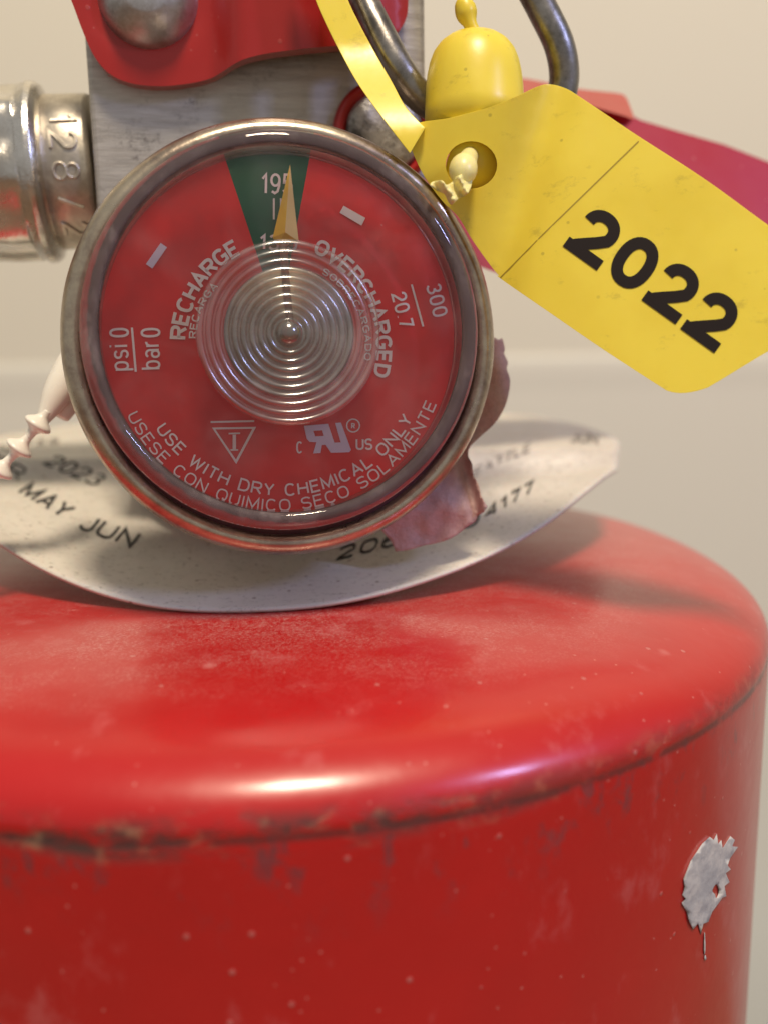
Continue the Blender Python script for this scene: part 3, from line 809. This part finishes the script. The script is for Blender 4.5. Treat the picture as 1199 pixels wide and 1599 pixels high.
def collar():
    m = M('white_collar_plastic')
    c = m.mix(m.ramp(m.noise(1.2, 4), .3, .7), (.66, .625, .57), (.57, .535, .48))
    dirt = m.ramp(m.noise(13, 9, .85, stretch=(1, 1.6, 1)), .535, .62)
    c = m.mix(m.math('MULTIPLY', dirt, .6), c, (.20, .17, .14))
    v = m.vor(6.5); f = m.math('MULTIPLY', m.ramp(v.outputs['Distance'], .16, .08), m.ramp(v.outputs['Color'], .35, .42))
    c = m.mix(m.math('MULTIPLY', f, .75), c, (.25, .2, .17))
    sm = m.ramp(m.noise(2.0, 3), .62, .78)
    c = m.mix(m.math('MULTIPLY', sm, .25), c, (.35, .34, .36))
    m.col(c); m.rough(.42); m.bump(m.math('ADD', m.noise(2, 3), m.math('MULTIPLY', m.noise(14, 4), .2)), .25, .03)
    m.set(Subsurface_Weight=.1, Subsurface_Scale=.1)
    rings, seg = 30, 220; r0 = 1.13; vs, fs = [], []
    a0, a1 = R(91), R(449)              # the slit that lets it slip round the neck, at the back
    for i in range(seg + 1):
        a = a0 + (a1 - a0) * i / seg
        for j in range(rings + 1):
            t = j / rings; x0, y0 = r0 * math.cos(a), r0 * math.sin(a); x1, y1 = CRAD * math.cos(a), CYC + CRAD * math.sin(a)
            vs.append(collar_pt(x0 + (x1 - x0) * t, y0 + (y1 - y0) * t))
    for i in range(seg):
        for j in range(rings): k = i * (rings + 1) + j; fs.append((k, k + 1, k + rings + 2, k + rings + 1))
    o = link('service_collar', vs, fs, m.m)
    s = o.modifiers.new('solid', 'SOLIDIFY'); s.thickness = .035; s.offset = -1
    tag(o, 'white plastic collar with worn black stamped lettering, resting on the red shoulder', 'collar')
    # lettering round the ring, tops towards the neck
    def pick(px, py):
        r = ray(px, py); t = 6.0
        while t < 16:
            q = CAM + r * t
            if q.z < collar_z(q.x, q.y): break
            t += .06
        a, b = t - .06, t
        for _ in range(8):
            c_ = (a + b) / 2; q = CAM + r * c_
            if q.z < collar_z(q.x, q.y): b = c_
            else: a = c_
        q = CAM + r * b
        return q.x, q.y
    def stamp(txt, pa, pb, cv, weight, mat, gap=.26, name='stamped_lettering'):
        """baseline pa-pb and cap-height vector as they lie on the sheet"""
        H = math.hypot(*cv); d = (pb[0] - pa[0], pb[1] - pa[1]); L = math.hypot(*d)
        st, wd = text_strips(txt, H, L, weight, gap, 0, 6)
        def fn(x, y, lf):
            t, u = x / L, y / H
            wob = .8 * noise.noise(Vector((x * .12, y * .12, len(txt))))
            X = pa[0] + d[0] * t + cv[0] * u + wob; Y = pa[1] + d[1] * t + cv[1] * u + wob
            qx, qy = pick(X, Y)
            return collar_pt(qx, qy, .006 + lf)
        return text_obj(name, st, fn, mat, o)
    stamp('APR', (-48, 716), (30, 753), (15, -20), 1.5, MAT_STAMP)
    stamp('MAY', (27, 770), (97, 811), (25, -17), 2.3, MAT_STAMP)
    stamp('JUN', (120, 826), (205, 857), (19, -23), 2.4, MAT_STAMP)
    stamp('2023', (66, 725), (148, 761), (24, -15), 1.9, MAT_STAMP)
    stamp('FEB', (40, 697), (92, 694), (3, -9), .9, MAT_STAMP2)
    stamp('JAN', (-40, 700), (14, 708), (6, -10), .9, MAT_STAMP2)
    stamp('206-720', (525, 877), (745, 822), (7, -23), 2.0, MAT_STAMP)
    stamp('4177', (757, 813), (833, 769), (1, -20), 1.9, MAT_STAMP)
    stamp('SEATTLE', (724, 754), (827, 706), (4, -17), 1.3, MAT_STAMP2)
    stamp('JUN', (890, 692), (934, 695), (0, -15), 1.9, MAT_STAMP2)
    return pick
pick = collar()

# ------------------------------------------------------------------ torn pinkish copper strip
def strip_paper():
    m = M('torn_copper_pink_strip')
    c = m.mix(m.ramp(m.noise(14, 8, .8), .35, .7), (.52, .34, .32), (.40, .26, .25))
    c = m.mix(m.ramp(m.noise(2.5, 6, .7), .58, .75), c, (.30, .20, .13))
    m.col(c); m.rough(.46); m.bump(m.math('ADD', m.noise(30, 5, .7), m.math('MULTIPLY', m.noise(4, 4), 2.2)), .45, .03)
    m.set(Metallic=.08)
    edge = curve([(690, 560, 1), (735, 545), (765, 528, 1), (771, 527), (778, 531), (784, 529), (788, 545), (787, 553), (793, 566), (791, 576), (796, 592), (795, 610), (788, 636), (772, 662), (748, 684), (734, 698), (731, 712), (737, 725), (739, 742), (747, 757), (752, 776), (761, 792, 1), (755, 800), (746, 806), (742, 815), (728, 824), (716, 834), (700, 843), (680, 849), (660, 853), (640, 859), (618, 862, 1), (611, 846), (597, 830, 1), (585, 800, 1), (640, 690, 1)], 3, True)
    def dep(x, y):
        qx, qy = pick(x, max(y, 720)); cdp = (Vector((qx, qy, collar_z(qx, qy))) - CAM).dot(fwd)
        low = min(cdp - .05, 8.95)
        hi = 9.1
        t = sst(660, 740, y)
        d = hi + (min(low, 9.1) - hi) * t
        d = d - .07 * t * math.sin(math.pi * sst(735, 850, y)) 
        d += .09 * max(0, 1 - abs(x - 716 - (y - 700) * .28) / 15) * t - .06 * max(0, 1 - abs(x - 738 - (y - 700) * .2) / 10) * t + .03 * noise.noise(Vector((x * .045, y * .03, 1)))
        d += .12 * sst(770, 797, x) * (1 - t)
        return d
    o = sheet('torn_metal_strip', edge, 5, lambda x, y: P(x, y, dep(x, y)), lambda x, y, q: q + (q - CAM).normalized() * .03, m.m)
    tag(o, 'torn pinkish copper strip with ragged edges tucked behind the gauge', 'strip')
strip_paper()

# ------------------------------------------------------------------ pull-pin ring
def pull_ring():
    pts = [(500, -150, 8.9), (530, -60, 8.75), (570, 8, 8.62), (598, 62, 8.55), (626, 112, 8.55), (668, 160, 8.65), (760, 196, 8.8), (820, 200, 8.9), (862, 176, 8.9), (880, 130, 8.85), (874, 75, 8.75), (848, 18, 8.7), (812, -50, 8.7), (760, -150, 8.75), (690, -220, 8.9), (580, -230, 9.0)]
    o = tube('pull_ring', [P(x, y, d) for x, y, d in pts], [.138] * len(pts), MAT_WIRE, None, 28, True, 12)
    tag(o, 'thick grey steel wire ring hanging behind the yellow seal', 'ring')
pull_ring()

# ------------------------------------------------------------------ yellow tamper seal
def seal():
    root = tag(empty('tamper_seal', P(740, 300, 8.0)), 'yellow plastic tamper seal printed 2022, threaded through the steel ring', 'seal tag')
    out = curve([(636, 196, 1), (652, 193), (664, 190), (700, 185), (735, 176), (770, 166), (810, 149), (838, 136), (858, 132), (884, 139), (910, 155), (995, 212), (1100, 280), (1199, 352), (1330, 446), (1345, 462), (1338, 478), (1260, 516), (1199, 549), (1118, 598), (1098, 608), (1070, 614), (1046, 612), (1026, 601), (940, 545), (860, 490), (782, 436), (778, 430), (765, 414), (738, 376), (716, 340), (692, 316), (672, 290), (655, 262), (640, 225)], 6, True)
    hole = [(736 + 40 * math.cos(a), 258 + 37 * math.sin(a)) for a in [i * math.pi / 14 for i in range(28)]]
    ax, ay, bx, by = 868, 140, 796, 430             # line of the bend
    L = math.hypot(bx - ax, by - ay)
    def dep(x, y):
        s = ((x - ax) * (by - ay) - (y - ay) * (bx - ax)) / L        # >0 right of the bend
        s = s
        right = 7.95 - .0011 * s + .00012 * (y - 300)
        # left of the bend the plate swings back and curls under
        left = 7.95 + .0012 * (-s) - .0012 * (300 - y) * 1.0
        w = sst(-70, 30, s)
        d = left * (1 - w) + right * w
        d += .12 * math.exp(-((s + 12) / 36) ** 2)
        d += .16 * sst(-40, -190, s) * sst(250, 400, y)
        return d
    fn = lambda x, y: P(x, y, dep(x, y))
    pl = sheet('tag_plate', out, 11, fn, lambda x, y, q: q + (q - CAM).normalized() * .065, MAT_YEL, root, [hole], .02)
    # scored line across the plate
    st = [strip([(997, 221), (925, 291), (850, 364), (781, 434)], .9, 30)]
    text_obj('score_line', st, lambda x, y, lf: P(x, y, dep(x, y) - .003), ink('score_groove', (.36, .25, .02)), pl)
    # 2022
    c, s_ = math.cos(R(35.6)), math.sin(R(35.6))
    W = 68.0; capv = 85; wt = 9.3
    for k, (ch, bx0, by0) in enumerate([('2', 877, 384), ('0', 938.5, 425.5), ('2', 1000, 468), ('2', 1060.5, 513)]):
        if ch == '2':
            pl2 = arc(.5, .70, .44, .30, 178, -28, 18, 2.15) + [(.68, .40), (.40, .23), (.16, .08), (.06, .0)]
            strokes = [pl2, [(0, 0), (1, 0)]]
        else:
            strokes = [arc(.5, .5, .46, .5, 90, 450, 32, 2.25)]
        ss = []
        for q in strokes:
            pts = [(wt + a * (W - 2 * wt), wt + b * (capv - 2 * wt)) for a, b in q]
            if ch == '2' and len(q) == 2: pts = [(1.5, wt), (W - 1, wt)]
            ss.append(strip(pts, wt, 9))
        def fn2(x, y, lf, bx0=bx0, by0=by0):
            X = bx0 + x * c + y * s_; Y = by0 + x * s_ - y * c
            return P(X, Y, dep(X, Y) - .005 - lf)
        text_obj('printed_digit', ss, fn2, MAT_BLACK, pl)
    # round chamber behind the hole
    cc = P(738, 262, dep(738, 262) + .075)
    tube('hole_chamber', [cc, P(738, 258, dep(738, 262) + .42)], [.225, .22], MAT_YEL, root, 32, sub=3)
    # domed locking cap standing above the plate
    base = P(741, 215, 8.42); top = P(740, 56, 8.42); axd = (top - base); H = axd.length; axd.normalize()
    f = Frame(base, 0); f.n = axd; f.x = Vector((1, 0, 0)); f.x = (f.x - axd * f.x.dot(axd)).normalized(); f.y = f.n.cross(f.x)
    r = .425
    pr = [(r * 1.03, 0), (r * 1.02, H * .25), (r * .995, H * .5), (r * .965, H * .62), (r * .92, H * .72), (r * .85, H * .81), (r * .74, H * .885), (r * .60, H * .94), (r * .42, H * .975), (r * .2, H * .995), (0, H)]
    lathe('locking_cap', pr, f, MAT_YEL, root, 72)
    # beaded tail: comes down into the cap, and out again through the hole
    tube('beaded_tail', [P(741, 72, 8.4), P(738, 50, 8.38), P(734, 38, 8.36), P(729, 24, 8.36), P(726, 10, 8.36), P(727, 0, 8.36), P(730, -12, 8.36), P(731, -30, 8.36), P(730, -46, 8.36), P(728, -70, 8.36)],
         [.08, .065, .06, .092, .09, .065, .06, .088, .088, .05], MAT_YEL, root, 20, sub=8)
    tube('beaded_tail', [P(739, 228, 8.25), P(735, 240, 8.12), P(729, 252, 7.98), P(724, 262, 7.90), P(722, 274, 7.86), P(720, 286, 7.84)],
         [.07, .07, .085, .115, .105, .05], MAT_PALE, root, 24, sub=8)
    # flattened, twisted tail end
    cl = [(728, 276, 7.80, 20, 10), (722, 289, 7.78, 22, 40), (706, 298, 7.76, 22, 62), (697, 292, 7.80, 14, 110), (682, 290, 7.84, 10, 80), (678, 294, 7.86, 7, 60)]
    bow_o = curve([(712, 276), (728, 272), (737, 282), (731, 302), (716, 311), (706, 320), (700, 316), (694, 304), (682, 298), (672, 290), (676, 284), (690, 282), (697, 289), (706, 284)], 4, True)
    def td(x, y):
        return 7.79 - .055 * math.sin((x - y * .6) * .22) + .05 * noise.noise(Vector((x * .13, y * .13, 2)))
    sheet('twisted_tail_end', bow_o, 3.2, lambda x, y: P(x, y, td(x, y)), lambda x, y, q: q + (q - CAM).normalized() * .035, MAT_PALE, root)
    # flat strap from the top of the frame down to the plate
    ls = curve([(455, -90), (482, -30), (502, 20), (530, 78), (560, 132), (600, 188), (640, 240, 1)], 6)
    rs = curve([(664, 200, 1), (650, 186), (632, 165), (612, 128), (588, 86), (562, 38), (540, -10), (515, -90)], 6)
    so = ls + rs
    def sd(x, y): return 8.35 - .35 * sst(60, 215, y)
    sheet('strap', so, 9, lambda x, y: P(x, y, sd(x, y) - .03), lambda x, y, q: q + (q - CAM).normalized() * .10, MAT_YEL, root, (), .03)
seal()

# ------------------------------------------------------------------ milky tie at the left
def tie():
    pts = [(128, 530, 8.9, .05), (118, 560, 8.85, .13), (104, 590, 8.8, .145), (88, 620, 8.75, .125), (72, 650, 8.7, .07), (66, 660, 8.68, .045)]
    root = tag(empty('milky_tie', P(66, 660, 8.68)), 'milky white beaded plastic tie hanging left of the gauge', 'tie')
    tube('tie_head', [P(*p[:3]) for p in pts], [p[3] for p in pts], MAT_WHITE, root, 16)
    tube('tie_lug', [P(122, 575, 9.0), P(110, 625, 8.9), P(96, 652, 8.85)], [.09, .10, .075], MAT_WHITE, root, 12)
    def seg(a, b):
        (x0, y0), (x1, y1) = a, b
        n = 10; rr = [.035, .04, .05, .08, .12, .125, .07, .045, .038, .035]
        tube('tie_bead', [P(x0 + (x1 - x0) * i / (n - 1), y0 + (y1 - y0) * i / (n - 1), 8.66) for i in range(n)], rr, MAT_WHITE, root, 18, sub=3)
    seg((76, 642), (45, 684)); seg((46, 682), (16, 718)); seg((17, 716), (-14, 752)); seg((-13, 751), (-44, 786))
tie()
